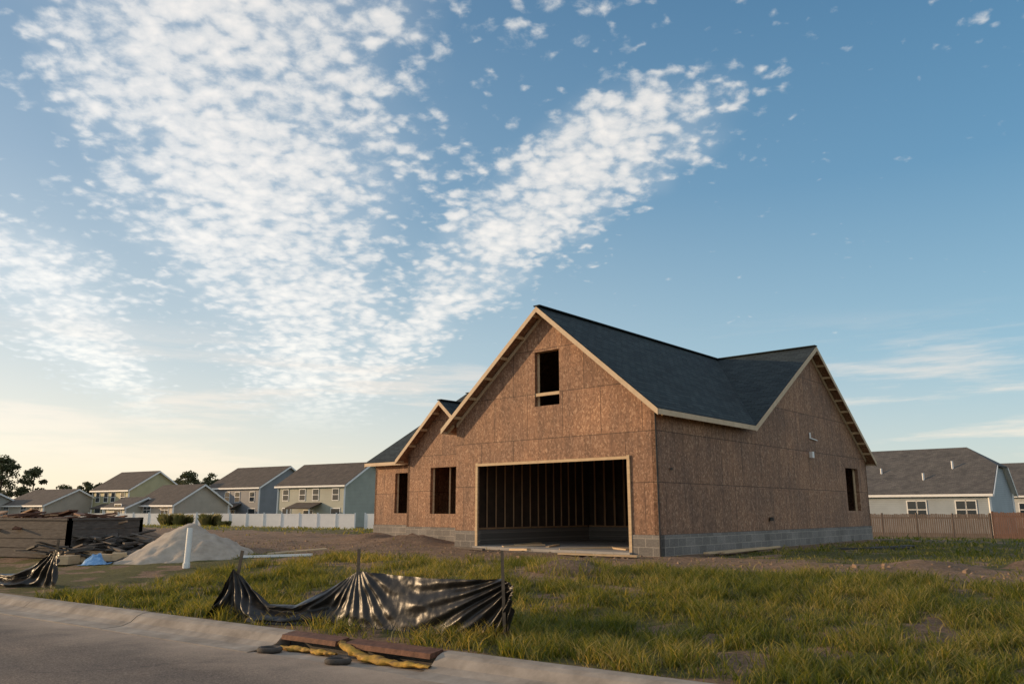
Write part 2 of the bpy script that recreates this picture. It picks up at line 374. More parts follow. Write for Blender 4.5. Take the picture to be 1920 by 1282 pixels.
# ================================================================ THE HOUSE
house=empty('unfinished_house')
RZ=6.5; GS=3.385; G_SL=.841; RD=10.08; MF=.6; MBk=.70; FT=.48
def zg(s): return RZ-G_SL*abs(s-GS)
def zm(d): return RZ-MF*(RD-d) if d<RD else RZ-MBk*(d-RD)
TK=.10
wb=MB()
fn=lambda u,z:H(u,0,z)
wall(wb,fn,[(0,FT),(.74,FT),(.74,2.31),(5.94,2.31),(5.94,FT),(6.77,FT),(6.77,zg(6.77)-TK),(GS,RZ-TK),(0,zg(0)-TK)],
     [rect(2.9,3.75,3.8,5.3)],NB)
fn=lambda u,z:H(0,u,z)
wall(wb,fn,[(.0,FT),(15,FT),(15,zm(15)-TK),(RD,RZ-TK),(5.4,zm(5.4)-TK),(5.0,zg(0)-TK),(0,zg(0)-TK)],[rect(12.74,14.05,1.03,2.53)],NA)
wall(wb,lambda u,z:H(6.77,u,z),rect(.12,6.4,0,zg(6.77)-TK),[],-NA)
wall(wb,lambda u,z:H(u,4.5,z),rect(6.77,16.1,FT,zm(4.5)-TK),[rect(13.9,14.85,.93,2.5)],NB)
G2=9.97;Z2=4.79;SL2=.88
def z2(s): return Z2-SL2*abs(s-G2)
wall(wb,lambda u,z:H(u,2.6,z),[(8.04,FT),(11.9,FT),(11.9,z2(11.9)-TK),(G2,Z2-TK),(8.04,z2(8.04)-TK)],[rect(9.2,10.7,.93,2.5)],NB)
wall(wb,lambda u,z:H(11.9,u,z),rect(2.6,4.5,FT,z2(11.9)-TK),[],-NA)
wall(wb,lambda u,z:H(8.04,u,z),rect(2.6,4.5,FT,z2(8.04)-TK),[],NA)
wall(wb,lambda u,z:H(16.1,u,z),[(4.5,FT),(15,FT),(15,zm(15)-TK),(RD,RZ-TK),(4.5,zm(4.5)-TK)],[rect(8,9,1,2.5)],-NA)
wall(wb,lambda u,z:H(u,15,z),rect(0,16.1,FT,zm(15)-TK),[rect(3,4.5,1,2.5)],-NB)
wb.make('osb_walls',M_osb,house)
fb=MB();e=.025
def fnd(s0,d0,s1,d1,nrm,top=FT,bot=-.4):
    n=Vector(nrm);L=math.hypot(s1-s0,d1-d0)
    fn=lambda u,z:H(s0+(s1-s0)*u/L,d0+(d1-d0)*u/L,z)+n*e
    wall(fb,fn,rect(0,L,bot,top),[],nrm,.2)
fnd(-e,0,.74,0,NB);fnd(5.94,0,6.77,0,NB);fnd(0,0,0,15,NA);fnd(6.77,.2,6.77,4.4,-NA)
fnd(8.04,2.6,11.9,2.6,NB);fnd(11.9,2.6,11.9,4.5,-NA);fnd(6.9,4.5,16.1,4.5,NB);fnd(16.1,4.5,16.1,15,-NA);fnd(0,15,16.1,15,-NB)
fb.make('block_foundation',M_cmu,house)
sb_=MB();sb_.hexa([H(.74,-.15,-.1),H(.74,.3,-.1),H(5.94,.3,-.1),H(5.94,-.15,-.1)],[H(.74,-.15,.07),H(.74,.3,.08),H(5.94,.3,.08),H(5.94,-.15,.07)])
sb_.hexa([H(.2,.3,-.1),H(.2,6.5,-.1),H(6.6,6.5,-.1),H(6.6,.3,-.1)],[H(.2,.3,.08),H(.2,6.5,.08),H(6.6,6.5,.08),H(6.6,.3,.08)])
sb_.make('floor_slab',M_slab,house)
# roofs
rb=MB();OV=.35;OS=.3
kg=math.sqrt(1+G_SL**2);km=math.sqrt(1+MF**2);kb=math.sqrt(1+MBk**2);k2=math.sqrt(1+SL2**2)
sR,sL=-OS,GS*2+OS
dv=RD-(RZ-zg(sR))/MF
def G(s,d): return (H(s,d,zg(s)),(d,abs(s-GS)*kg))
def Mn(s,d): return (H(s,d,zm(d)),(s,abs(d-RD)*(km if d<RD else kb)))
def G2f(s,d): return (H(s,d,z2(s)),(d,abs(s-G2)*k2))
def addslab(L): slab(rb,[p for p,_ in L],[u for _,u in L])
addslab([G(GS,-OV),G(sR,-OV),G(sR,dv),G(GS,RD)])
addslab([G(GS,-OV),G(GS,RD),G(sL,dv),G(sL,-OV)])
addslab([Mn(sR,dv),Mn(sR,RD),Mn(GS,RD)])
sE=16.4;dE=4.16
addslab([Mn(GS,RD),Mn(sE,RD),Mn(sE,dE),Mn(sL,dE),Mn(sL,dv)])
addslab([Mn(sR,RD),Mn(sR,15.3),Mn(sE,15.3),Mn(sE,RD)])
dr=RD-(RZ-Z2)/MF;s2a,s2b=G2-2.23,G2+2.23
de=RD-(RZ-z2(s2b))/MF
addslab([G2f(G2,2.25),G2f(s2b,2.25),G2f(s2b,max(de,dE)),G2f(G2,dr)])
addslab([G2f(G2,2.25),G2f(G2,dr),G2f(s2a,max(de,dE)),G2f(s2a,2.25)])
rb.make('shingle_roof',[M_shin,M_osb],house)
rc=MB()
rc.beam(H(GS,-OV,RZ+.01),H(GS,RD,RZ+.01),.22,.03);rc.beam(H(sR,RD,RZ+.012),H(sE,RD,RZ+.012),.22,.03);rc.beam(H(G2,2.25,Z2+.01),H(G2,dr,Z2+.01),.2,.03)
rc.make('ridge_cap',M_shin,house)
# fascias
tb=MB();T=.022;DZ=.02
def rake(f,s0,s1,d,out,h=.15):
    tb.board(f(s0,d)[0]+Vector((0,0,-DZ)),f(s1,d)[0]+Vector((0,0,-DZ)),out,T,h)
rake(G,GS,sR,-OV,NB);rake(G,GS,sL,-OV,NB)
rake(G2f,G2,s2a,2.25,NB,.15);rake(G2f,G2,s2b,2.25,NB,.15)
def mrake(d0,d1,s,out): tb.board(Mn(s,d0)[0]+Vector((0,0,-DZ)),Mn(s,d1)[0]+Vector((0,0,-DZ)),out,T,.15)
mrake(dv-.02,RD,sR,NA);mrake(RD,15.3,sR,NA);mrake(dE,RD,sE,-NA);mrake(RD,15.3,sE,-NA)
def ev(f,s0,d0,s1,d1,out,h=.13): tb.board(f(s0,d0)[0]+Vector((0,0,-DZ)),f(s1,d1)[0]+Vector((0,0,-DZ)),out,T,h)
ev(G,sR,-OV,sR,dv,NA);ev(G,sL,-OV,sL,dv,-NA);ev(Mn,sL,dE,sE,dE,NB);ev(Mn,sR,15.3,sE,15.3,-NB)
ev(G2f,s2b,2.25,s2b,dE,-NA);ev(G2f,s2a,2.25,s2a,dE,NA)
def sub(f,s0,s1,d): tb.board(f(s0,d)[0]+Vector((0,0,-.115)),f(s1,d)[0]+Vector((0,0,-.115)),NB,.03,.12)
sub(G,GS,0.02,-.003);sub(G,GS,6.75,-.003)
for (a0,a1) in ((5.3,RD),(RD,15.0)):
    tb.board(Mn(-.003,a0)[0]+Vector((0,0,-.115)),Mn(-.003,a1)[0]+Vector((0,0,-.115)),NA,.03,.12)
tb.make('rake_and_fascia_boards',M_trimw,house)
lb=MB()
def look(P,Q): lb.beam(P-Vector((0,0,.14)),Q-Vector((0,0,.14)),.04,.08)
s=sR+.15
while s<sL:
    look(G(s,-OV+.005)[0],G(s,-.035)[0]);s+=.61
d=dv+.3
while d<15.2:
    look(Mn(sR+.005,d)[0],Mn(-.035,d)[0]);d+=.5
s=s2a+.12
while s<s2b: look(G2f(s,2.26)[0],G2f(s,2.58)[0]);s+=.61
s=sL+.3
while s<16.3:
    if s>s2b+.1: look(Mn(s,dE+.01)[0],Mn(s,4.48)[0]+Vector((0,0,-.02)))
    s+=.6
d=-.1
while d<dv:
    look(G(sR+.01,d)[0],G(-.02,d)[0]);look(G(sL-.01,d)[0],G(6.8,d)[0]);d+=.6
lb.make('rafter_tails',M_wood,house)
# opening frames
ob_=MB()
def vb(s,d,z0,z1,w=.09,t=.04,n=NB):
    A=H(s-w/2,d,0);B=H(s+w/2,d,0)
    ob_.hexa([Vector((A.x,A.y,z0)),Vector((B.x,B.y,z0)),Vector((B.x,B.y,z0))+n*t,Vector((A.x,A.y,z0))+n*t],
             [Vector((A.x,A.y,z1)),Vector((B.x,B.y,z1)),Vector((B.x,B.y,z1))+n*t,Vector((A.x,A.y,z1))+n*t])
vb(.78,-.002,.0,2.36,.08);vb(5.90,-.002,.0,2.36,.08)
ob_.board(H(.74,-.002,2.34),H(5.94,-.002,2.34),NB,.045,.07)
ob_.board(H(2.9,0.06,4.16),H(3.75,0.06,4.16),NB,.04,.085)
for (s0,s1,d,z0,z1) in ((2.9,3.75,.12,3.8,5.3),(9.2,10.7,2.72,.93,2.5),(13.9,14.85,4.62,.93,2.5)):
    for s in (s0-.02,s1+.02): ob_.beam(H(s,d+.05,z0-.1),H(s,d+.05,z1+.1),.09,.09)
    ob_.beam(H(s0-.05,d+.05,z0-.03),H(s1+.05,d+.05,z0-.03),.09,.05);ob_.beam(H(s0-.05,d+.05,z1+.03),H(s1+.05,d+.05,z1+.03),.09,.05)
ob_.beam(H(9.9,2.78,.93),H(9.9,2.78,2.5),.05,.08)
for d in (12.72,14.07): ob_.beam(H(.17,d,.95),H(.17,d,2.6),.09,.09)
ob_.make('opening_frames',M_wood,house)
cf=MB();cf.beam(H(-.028,-.028,.0),H(-.012,-.012,3.35),.035,.035);cf.make('corner_dark_strip',M_darkscrap,house)  # dark strip added for contrast along the garage corner seam
# stud framing
st=MB()
d=.35
while d<6.2: st.beam(H(6.60,d,.5),H(6.60,d,2.9),.04,.11);st.beam(H(.17,d,.5),H(.17,d,2.9),.04,.09);d+=.4
s=.3
while s<6.6: st.beam(H(s,6.25,.5),H(s,6.25,2.9),.05,.11);s+=.4
for z in (.52,2.88): st.beam(H(.2,6.25,z),H(6.55,6.25,z),.1,.05);st.beam(H(6.60,.3,z),H(6.60,6.15,z),.1,.05)
s=.4
while s<6.6: st.beam(H(s,.2,2.98),H(s,6.2,2.98),.045,.14);s+=.6
st.make('stud_framing',M_stud,house)
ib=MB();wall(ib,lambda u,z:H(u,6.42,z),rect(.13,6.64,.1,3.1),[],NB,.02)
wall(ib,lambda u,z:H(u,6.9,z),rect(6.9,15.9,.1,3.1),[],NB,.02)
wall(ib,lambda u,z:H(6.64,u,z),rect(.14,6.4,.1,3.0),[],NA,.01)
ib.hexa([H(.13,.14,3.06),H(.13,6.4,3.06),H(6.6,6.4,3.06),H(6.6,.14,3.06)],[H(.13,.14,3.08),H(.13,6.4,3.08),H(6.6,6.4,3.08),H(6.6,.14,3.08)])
ib.make('dark_interior_backing',M_dark,house)  # dark sheets behind studs and overhead, interior shade put into their colour
sw=MB();sw.beam(H(.2,6.2,.28),H(6.5,6.2,.28),.16,.42);sw.beam(H(6.56,.3,.28),H(6.56,6.1,.28),.16,.42);sw.make('stem_wall',M_cmu,house)
gl=MB()
for (s,d,a,L,w) in ((4.6,.5,.3,1.2,.15),(3.9,.9,1.2,.9,.1),(2.4,.4,.1,1.4,.1),(1.6,.8,2.0,.7,.2),(5.2,1.4,.9,1.0,.25)):
    p=H(s,d,.1);dd_=Vector((math.cos(a),math.sin(a),.03))*L/2;gl.beam(p-dd_,p+dd_,w,.04)
gl.make('floor_offcuts',M_wood,house)
vb_=MB();vb_.box(H(-.05,9.55,2.72),.12,.14,.2,PH);vb_.beam(H(-.03,9.6,3.35),H(-.03,9.6,3.55),.05,.05);vb_.beam(H(-.03,9.6,3.37),H(-.03,10.2,3.33),.03,.03)
vb_.make('wall_vents',M_white,house)
dp=MB();dp.beam(H(-.04,.6,2.0),H(-.04,.6,2.05),.05,.05);dp.beam(H(-.06,6.1,.75),H(-.06,6.1,.85),.1,.1);dp.make('outlet_stub',M_darkscrap,house)

# ================================================================ NEIGHBOURS
AA=math.radians(147.3)
def nhouse(name,cx,cy,L,D,base,eave,ridge,wallc,roofm,storeys=2,ang=AA,win=True,clip=0):
    e=empty(name);A=Vector((math.cos(ang),math.sin(ang),0));B=Vector((math.sin(ang),-math.cos(ang),0))
    if B.y<0:B=-B
    C=Vector((cx,cy,0))
    def P(a,b,z): return C+A*a+B*b+Vector((0,0,z))
    mw=siding(name+'_siding',wallc);w=MB()
    zc=ridge-(ridge-eave)*clip
    for a in (0,L):
        if clip: pr=[(0,base),(D,base),(D,eave),(D/2+D/2*clip,zc),(D/2-D/2*clip,zc),(0,eave)]
        else: pr=[(0,base),(D,base),(D,eave),(D/2,ridge),(0,eave)]
        w.face([P(a,b,z-.02*(z>eave)) for b,z in pr])
    w.face([P(0,0,base),P(L,0,base),P(L,0,eave),P(0,0,eave)]);w.face([P(0,D,base),P(L,D,base),P(L,D,eave),P(0,D,eave)])
    w.make('walls',mw,e)
    r=MB();ov=.4;sl=(ridge-eave)/(D/2);dz=sl*ov;cl=clip*D/2*1.0
    Lh=math.hypot(D/2+ov,ridge-eave+dz)
    for sgn in (0,1):
        b0=-ov if sgn==0 else D+ov;bm=D/2-clip*D/2 if sgn==0 else D/2+clip*D/2
        pts=[P(-ov,b0,eave-dz),P(L+ov,b0,eave-dz)]
        if clip: pts+=[P(L+ov,bm,zc),P(L-cl,D/2,ridge),P(cl,D/2,ridge),P(-ov,bm,zc)];uv=[(-ov,0),(L+ov,0),(L+ov,Lh*(1-clip)),(L-cl,Lh),(cl,Lh),(-ov,Lh*(1-clip))]
        else: pts+=[P(L+ov,D/2,ridge),P(-ov,D/2,ridge)];uv=[(-ov,0),(L+ov,0),(L+ov,Lh),(-ov,Lh)]
        slab(r,[p+Vector((0,0,.12)) for p in pts],uv,.14)
    if clip:
        for a,ai in ((-ov,cl),(L+ov,L-cl)):
            slab(r,[p+Vector((0,0,.12)) for p in (P(a,D/2-clip*D/2,zc),P(a,D/2+clip*D/2,zc),P(ai,D/2,ridge))],[(0,0),(2,0),(1,2)],.14)
    r.make('roof',[roofm,M_white],e)
    t=MB();
    for a in (-ov-.03,L+ov+.03):
        o_=-A*.05 if a<0 else A*.05
        t.board(P(a,-ov,eave-dz+.08),P(a,D/2-clip*D/2,zc+.08),o_.normalized(),.05,.25);t.board(P(a,D+ov,eave-dz+.08),P(a,D/2+clip*D/2,zc+.08),o_.normalized(),.05,.25)
    t.board(P(-ov,-ov-.03,eave-dz+.08),P(L+ov,-ov-.03,eave-dz+.08),-B,.05,.22)
    for (a,b) in ((-.03,-.03),(L+.03,-.03),(-.03,D+.03)):
        t.beam(P(a,b,base),P(a,b,eave-.05),.18,.18)
    g=MB()
    def winF(a,z,ww=1.0,hh=1.4):
        t.hexa([P(a-ww/2-.1,-.002,z-.1),P(a+ww/2+.1,-.002,z-.1),P(a+ww/2+.1,-.06,z-.1),P(a-ww/2-.1,-.06,z-.1)],[P(a-ww/2-.1,-.002,z+hh+.1),P(a+ww/2+.1,-.002,z+hh+.1),P(a+ww/2+.1,-.06,z+hh+.1),P(a-ww/2-.1,-.06,z+hh+.1)])
        for q in (0,1):
            z0=z+q*hh/2+.04*q;z1=z0+hh/2-.04
            g.hexa([P(a-ww/2,-.05,z0),P(a+ww/2,-.05,z0),P(a+ww/2,-.075,z0),P(a-ww/2,-.075,z0)],[P(a-ww/2,-.05,z1),P(a+ww/2,-.05,z1),P(a+ww/2,-.075,z1),P(a-ww/2,-.075,z1)])
    if win:
        if storeys==2:
            for a in (1.6,L*.42,L*.62,L-1.5): winF(a,base+3.5)
            for a in (1.5,L-1.8): winF(a,base+.9,1.5,1.5)
            pr=MB();a0,a1=L*.35,L*.68
            slab(pr,[P(a0-.3,-2.0,base+2.5),P(a1+.3,-2.0,base+2.5),P(a1+.3,-.01,base+3.2),P(a0-.3,-.01,base+3.2)],[(0,0),(3,0),(3,2),(0,2)],.15)
            pr.make('porch_roof',[roofm,M_white],e)
            for a in (a0,a1): t.beam(P(a,-1.85,base),P(a,-1.85,base+2.45),.15,.15)
            winF(L*.52,base+.15,1.7,2.0)
        else:
            for a in (1.9,6.0,11.5): 
                if a<L-1: winF(a-.42,base+1.5,.72,1.5);winF(a+.42,base+1.5,.72,1.5)
    t.make('white_trim',M_white,e);g.make('window_glass',M_glass,e)
    return e,P
nhouse('two_storey_house',-21.6,103,12.5,9.5,-1.15,4.4,7.3,(.36,.37,.31),M_shin2)
nhouse('two_storey_house',-38.3,121,12.0,11,-1.15,4.6,7.8,(.23,.24,.26),M_shin2)
nhouse('two_storey_house',-60.0,125,10.0,9.5,-1.15,4.3,7.2,(.50,.46,.27),M_shin2)
nhouse('single_storey_house',-46.5,110,9.0,9,-1.15,1.9,4.6,(.48,.41,.33),M_shin2,1)
nhouse('single_storey_house',-54.0,112,5,6,-1.15,1.5,2.8,(.5,.47,.38),M_shin2,1)
nhouse('single_storey_house',-72.5,124,13,10,-1.15,1.9,4.3,(.45,.39,.32),M_shin2,1)
nhouse('single_storey_house',-86,126,13,9,-1.15,1.7,3.7,(.42,.39,.34),M_shin3,1)
nhouse('single_storey_house',-98,140,14,10,-1.15,1.9,4.3,(.45,.41,.34),M_shin2,1)
e,P=nhouse('siding_house',42.4,71,22,10.5,-1.15,2.72,6.9,(.34,.38,.41),M_shin3,1,ang=math.pi-PH+math.radians(0),clip=.45)
pv=MB()
for a,b,z in ((3.2,2.6,5.1),(5.5,1.3,4.0),(9.5,2.2,4.6)): pv.beam(P(a,b,z-.6),P(a,b,z+.5),.14,.14)
pv.make('roof_vents',M_white,e)
nhouse('siding_house',64,96,14,11,-1.15,3.0,6.9,(.52,.53,.52),M_shin3,1,ang=math.pi-PH)

def fence(name,pts,h,mat,panel=2.4,picket=False):
    e=empty(name);mb=MB();pb=MB()
    for (x0,y0),(x1,y1) in zip(pts[:-1],pts[1:]):
        L=math.hypot(x1-x0,y1-y0);n=max(1,int(L/panel));ux,uy=(x1-x0)/L,(y1-y0)/L
        for i in range(n+1):
            x,y=x0+(x1-x0)*i/n,y0+(y1-y0)*i/n;z=gz(x,y)
            pb.beam((x,y,z-.2),(x,y,z+h+.08),.13,.13)
            if not picket: pb.beam((x,y,z+h+.08),(x,y,z+h+.13),.17,.17)
            if i<n:
                x2,y2=x0+(x1-x0)*(i+1)/n,y0+(y1-y0)*(i+1)/n;zz=gz(x2,y2)
                for q in ((.08,h-.06) if not picket else (.3,h-.3)): mb.beam((x,y,z+q),(x2,y2,zz+q),.06,.13)
                if not picket:
                    mb.beam((x,y,z+h/2),(x2,y2,zz+h/2),.03,h-.2)
                    continue
                m_=int(L/n/.15)
                for j in range(m_):
                    f=(j+.5)/m_;px,py=x+(x2-x)*f+uy*.05,y+(y2-y)*f-ux*.05;pz=gz(px,py)
                    hh=h+random.uniform(-.04,.04)
                    mb.beam((px,py,pz+.03),(px,py,pz+hh),(L/n/m_)*random.uniform(.82,.92),.022,up=(-uy,ux,0))
    mb.make('panels',mat,e);pb.make('posts',mat,e)
fence('vinyl_fence',[(-56.5,103.5),(-17.6,90)],1.75,M_white)
fence('vinyl_fence',[(-17.2,94),(-10,91.5)],1.75,M_white)
fence('wooden_fence',[(24.5,71.5),(37.5,63)],1.85,M_fencew,2.4,True)
fence('wooden_fence',[(37.6,62.8),(41.5,56.5)],2.0,M_fencer,2.4,True)

# ================================================================ TREES & SHRUBS
def leafmat(name,c1,c2):
    m,nt,b,o=newmat(name)
    tc=N(nt,'ShaderNodeTexCoord');n=N(nt,'ShaderNodeTexNoise',i_Scale=1.3,i_Detail=3.0);nt.links.new(tc.outputs['Object'],n.inputs['Vector'])
    c=ramp(nt,n.outputs[0],[(.35,c1),(.65,c2)]);nt.links.new(c,b.inputs['Base Color']);b.inputs['Roughness'].default_value=.7
    tr=N(nt,'ShaderNodeBsdfTranslucent');nt.links.new(c,tr.inputs[0]);mx=N(nt,'ShaderNodeMixShader',i_0=.3)
    nt.links.new(b.outputs[0],mx.inputs[1]);nt.links.new(tr.outputs[0],mx.inputs[2]);nt.links.new(mx.outputs[0],o.inputs[0]);return m
M_leaf=leafmat('leaves',(.06,.07,.03),(.13,.13,.055))
M_shrub=leafmat('shrub_leaves',(.16,.16,.04),(.34,.27,.10))
def tree(name,x,y,h,r,crown0=.35,nclump=26,leaf=.35,per=130,parent=None,seed=0):
    rr=np.random.default_rng(seed+5);e=empty(name,(x,y,gz(x,y))) 
    tk=MB()
    def limb(p,q,r0,r1):
        p=Vector(p);q=Vector(q);d=(q-p).normalized();u=d.orthogonal().normalized();v=d.cross(u)
        A=[p+(u*math.cos(a)+v*math.sin(a))*r0 for a in [i*2*math.pi/7 for i in range(7)]];B=[q+(u*math.cos(a)+v*math.sin(a))*r1 for a in [i*2*math.pi/7 for i in range(7)]]
        for i in range(7): tk.face([A[i],A[(i+1)%7],B[(i+1)%7],B[i]])
    lean=rr.uniform(-.03,.03,2)*h
    limb((0,0,-.2),(lean[0]*.5,lean[1]*.5,h*.5),h*.022,h*.015);limb((lean[0]*.5,lean[1]*.5,h*.5),(lean[0],lean[1],h*.95),h*.015,h*.004)
    Vs=[];
    for i in range(nclump):
        t=rr.random();zz=h*(crown0+(1-crown0)*t);prof=math.sin(math.pi*min(1,(t*.85+.15)))**.6
        a=rr.uniform(0,6.283);rad=r*prof*rr.uniform(.25,1.0);c=np.array([lean[0]*.7+math.cos(a)*rad,lean[1]*.7+math.sin(a)*rad,zz])
        if i%2==0: limb((lean[0]*.6,lean[1]*.6,max(h*.3,zz-rad*.6)),tuple(c),h*.007,h*.002)
        cr=r*rr.uniform(.22,.42)
        d=rr.normal(size=(per,3));d/=np.linalg.norm(d,axis=1)[:,None];pos=c+d*(cr*rr.random((per,1))**.5)*np.array([1,1,.6])
        u=rr.normal(size=(per,3));u/=np.linalg.norm(u,axis=1)[:,None];v=np.cross(u,rr.normal(size=(per,3)));v/=np.linalg.norm(v,axis=1)[:,None]
        s=leaf*rr.uniform(.5,1.2,(per,1))
        Vs.append(np.stack([pos-u*s*.5,pos+v*s*.3,pos+u*s*.5,pos-v*s*.3],1))
    V=np.concatenate(Vs).reshape(-1,3);me=bpy.data.meshes.new('crown');rawmesh(me,V,np.arange(len(V)).reshape(-1,4));me.materials.append(M_leaf)
    o_=bpy.data.objects.new('crown',me);S.collection.objects.link(o_);o_.parent=e
    tk.make('trunk',M_bark,e)
tree('pine_tree',-97.5,152,11.8,3.6,.3,seed=1,nclump=34,leaf=.5)
tree('pine_tree',-103,150,9.5,3.8,.3,seed=2,leaf=.5)
tree('pine_tree',-90.2,150,9.6,3.2,.28,seed=3,leaf=.5)
tree('oak_tree',-64.6,158,9.6,3.0,.3,seed=4,leaf=.45)
tree('oak_tree',-60.5,160,9.0,3.0,.3,seed=5,leaf=.45)
tree('oak_tree',-83,156,7.4,2.4,.3,seed=6,leaf=.45)
tree('oak_tree',-90,160,6.9,2.8,.3,seed=7,leaf=.45)
tree('oak_tree',-80.5,156,7.2,2.4,.3,seed=8,leaf=.45)
tree('oak_tree',-67.5,162,8.4,2.6,.3,seed=9,leaf=.45)
def shrub(x,y,h,r,seed):
    rr=np.random.default_rng(seed);n=900;a=rr.uniform(0,6.283,n);b=r*rr.random(n)**.5*.5;sp=rr.uniform(.3,1.3,n)
    z0=gz(x,y);hh=h*rr.uniform(.6,1.1,n);bx=x+np.cos(a)*b;by=y+np.sin(a)*b;ex=bx+np.cos(a)*r*.5*sp;ey=by+np.sin(a)*r*.5*sp
    w=.04;px,py=-np.sin(a)*w,np.cos(a)*w
    V=np.stack([np.stack([bx-px,by-py,np.full(n,z0)],-1),np.stack([bx+px,by+py,np.full(n,z0)],-1),np.stack([(bx+ex)/2+px,(by+ey)/2+py,z0+hh*.8],-1),np.stack([ex,ey,z0+hh],-1)],1).reshape(-1,3)
    me=bpy.data.meshes.new('ornamental_grass_shrub');rawmesh(me,V,np.arange(len(V)).reshape(-1,4));me.materials.append(M_shrub)
    S.collection.objects.link(bpy.data.objects.new('ornamental_grass_shrub',me))
shrub(-40.0,94,1.7,1.4,1);shrub(-38.3,93.5,1.6,1.2,4);shrub(-34.8,92.5,1.7,1.3,2);shrub(-33,92.2,.9,.8,5)
# ================================================================ SITE OBJECTS
def heap(name,cx,cy,r,h,mat,seed,sx=1.0,ext=1.15):
    n=56;xs=np.linspace(-r*ext,r*ext,n);X,Y=np.meshgrid(xs*sx,xs);q=np.sqrt((X/sx)**2+Y**2)/r
    q=q*(1+.25*(fbm(X*1.2+9,Y*1.2,seed)-.5))
    prof=np.clip(1-q,0,None);prof=prof**1.05
    Zz=h*prof+ (fbm(X*6+3,Y*6,seed+3)-.5)*.09*h*2*(prof>0)-.04+np.where(prof<=0,-.15,0)
    Zz=Zz+hz(X+cx,Y+cy)
    me=bpy.data.meshes.new(name);idx=np.arange(n*n).reshape(n,n)
    rawmesh(me,np.stack([X+cx,Y+cy,Zz],-1).reshape(-1,3),np.stack([idx[:-1,:-1],idx[:-1,1:],idx[1:,1:],idx[1:,:-1]],-1).reshape(-1,4))
    me.polygons.foreach_set('use_smooth',[True]*len(me.polygons));me.materials.append(mat)
    o_=bpy.data.objects.new(name,me);S.collection.objects.link(o_);return o_
heap('sand_pile',-7.85,19.6,1.6,.90,M_sand,3,1.05)
M_dirtp=simple('dirt_heap_soil',(.17,.105,.063),(.31,.21,.135),6,.95,.6,10)
heap('dirt_heap',-11.2,22.8,1.7,.95,M_dirtp,9,1.2)
# debris pile
e=empty('debris_pile');mb=MB();mb2=MB();mb3=MB()
for i in range(80):
    x=-10.2+random.gauss(0,.8);y=20.3+random.gauss(0,.55);z=gz(x,y)+abs(random.gauss(.0,.2))+.03
    a=random.uniform(0,3.14);L=random.uniform(.3,1.3);t=random.uniform(-.25,.25)
    dv_=Vector((math.cos(a),math.sin(a),t))*L/2;c=Vector((x,y,z+abs(dv_.z)))
    (mb if i%3 else mb2).beam(c-dv_,c+dv_,random.choice([.09,.14,.25]),random.choice([.02,.04]))
for i in range(30):
    x=-9.9+random.gauss(0,.7);y=19.6+random.gauss(0,.4);z=gz(x,y)+.03
    mb3.box((x,y,z),random.uniform(.2,.5),random.uniform(.15,.4),random.uniform(.02,.2),random.uniform(0,3))
mb.make('scrap_lumber',M_oldw,e);mb2.make('scrap_dark',M_darkscrap,e);mb3.make('scrap_boards',M_wood,e)
def crumple(name,mat,cx,cy,r,h,seed,parent=None):
    n=26;xs=np.linspace(-1,1,n);X,Y=np.meshgrid(xs,xs);q=np.sqrt(X**2+Y**2)
    ang=fbm(X*1.5+5,Y*1.5,seed,2)
    Zz=np.clip(1-q**1.6,0,1)*h*(.3+1.1*fbm(X*3+2,Y*3,seed+1,3))
    X=X*r*(.8+.5*ang);Y=Y*r*(.7+.5*ang);Zz=Zz+hz(X+cx,Y+cy)+.015
    me=bpy.data.meshes.new(name);idx=np.arange(n*n).reshape(n,n)
    rawmesh(me,np.stack([X+cx,Y+cy,Zz],-1).reshape(-1,3),np.stack([idx[:-1,:-1],idx[:-1,1:],idx[1:,1:],idx[1:,:-1]],-1).reshape(-1,4));me.materials.append(mat)
    o_=bpy.data.objects.new(name,me);S.collection.objects.link(o_)
    if parent:o_.parent=parent
crumple('blue_tarp',M_blue,-9.55,18.6,.27,.26,3,e)
crumple('grey_tarp',M_darkscrap,-9.0,19.3,.5,.25,8,e)
# debris container (wooden)
e=empty('wooden_debris_container');mb=MB()
cx0,cy0=-11.1,20.2;ang=math.radians(158);Ax=Vector((math.cos(ang),math.sin(ang),0));Bx=Vector((-math.sin(ang),math.cos(ang),0));Bx=-Bx if Bx.y<0 else Bx
C0=Vector((cx0,cy0,gz(cx0,cy0)-.02));LL,DD,HH=4.6,2.2,.96
for (p,q) in ((C0,C0+Ax*LL),(C0,C0+Bx*DD),(C0+Ax*LL,C0+Ax*LL+Bx*DD),(C0+Bx*DD,C0+Bx*DD+Ax*LL)):
    for i in range(4):
        o1=Vector((0,0,.13+i*.23+random.uniform(-.01,.01)));mb.beam(p+o1,q+o1+Vector((0,0,random.uniform(-.02,.02))),.04+.012*(i%2),.222)
    for c in (p,q): mb.beam(c,c+Vector((0,0,HH+.03)),.1,.1)
    mb.beam(p+Vector((0,0,HH)),q+Vector((0,0,HH)),.12,.05)
mb.make('plank_box',M_oldw,e)
mb=MB();mbb=MB()
for i in range(60):
    p=C0+Ax*random.uniform(.3,LL-.3)+Bx*random.uniform(.3,DD-.3)+Vector((0,0,HH+random.uniform(-.25,.14)))
    a=random.uniform(0,3.14);dv_=Vector((math.cos(a),math.sin(a),random.uniform(-.3,.3)))*random.uniform(.2,.6)
    (mb if i%3==0 else mbb).beam(p-dv_,p+dv_,random.choice([.09,.2,.3]),.04)
mb.make('scrap_lumber',M_stud,e);mbb.make('scrap_dark',M_rust,e)
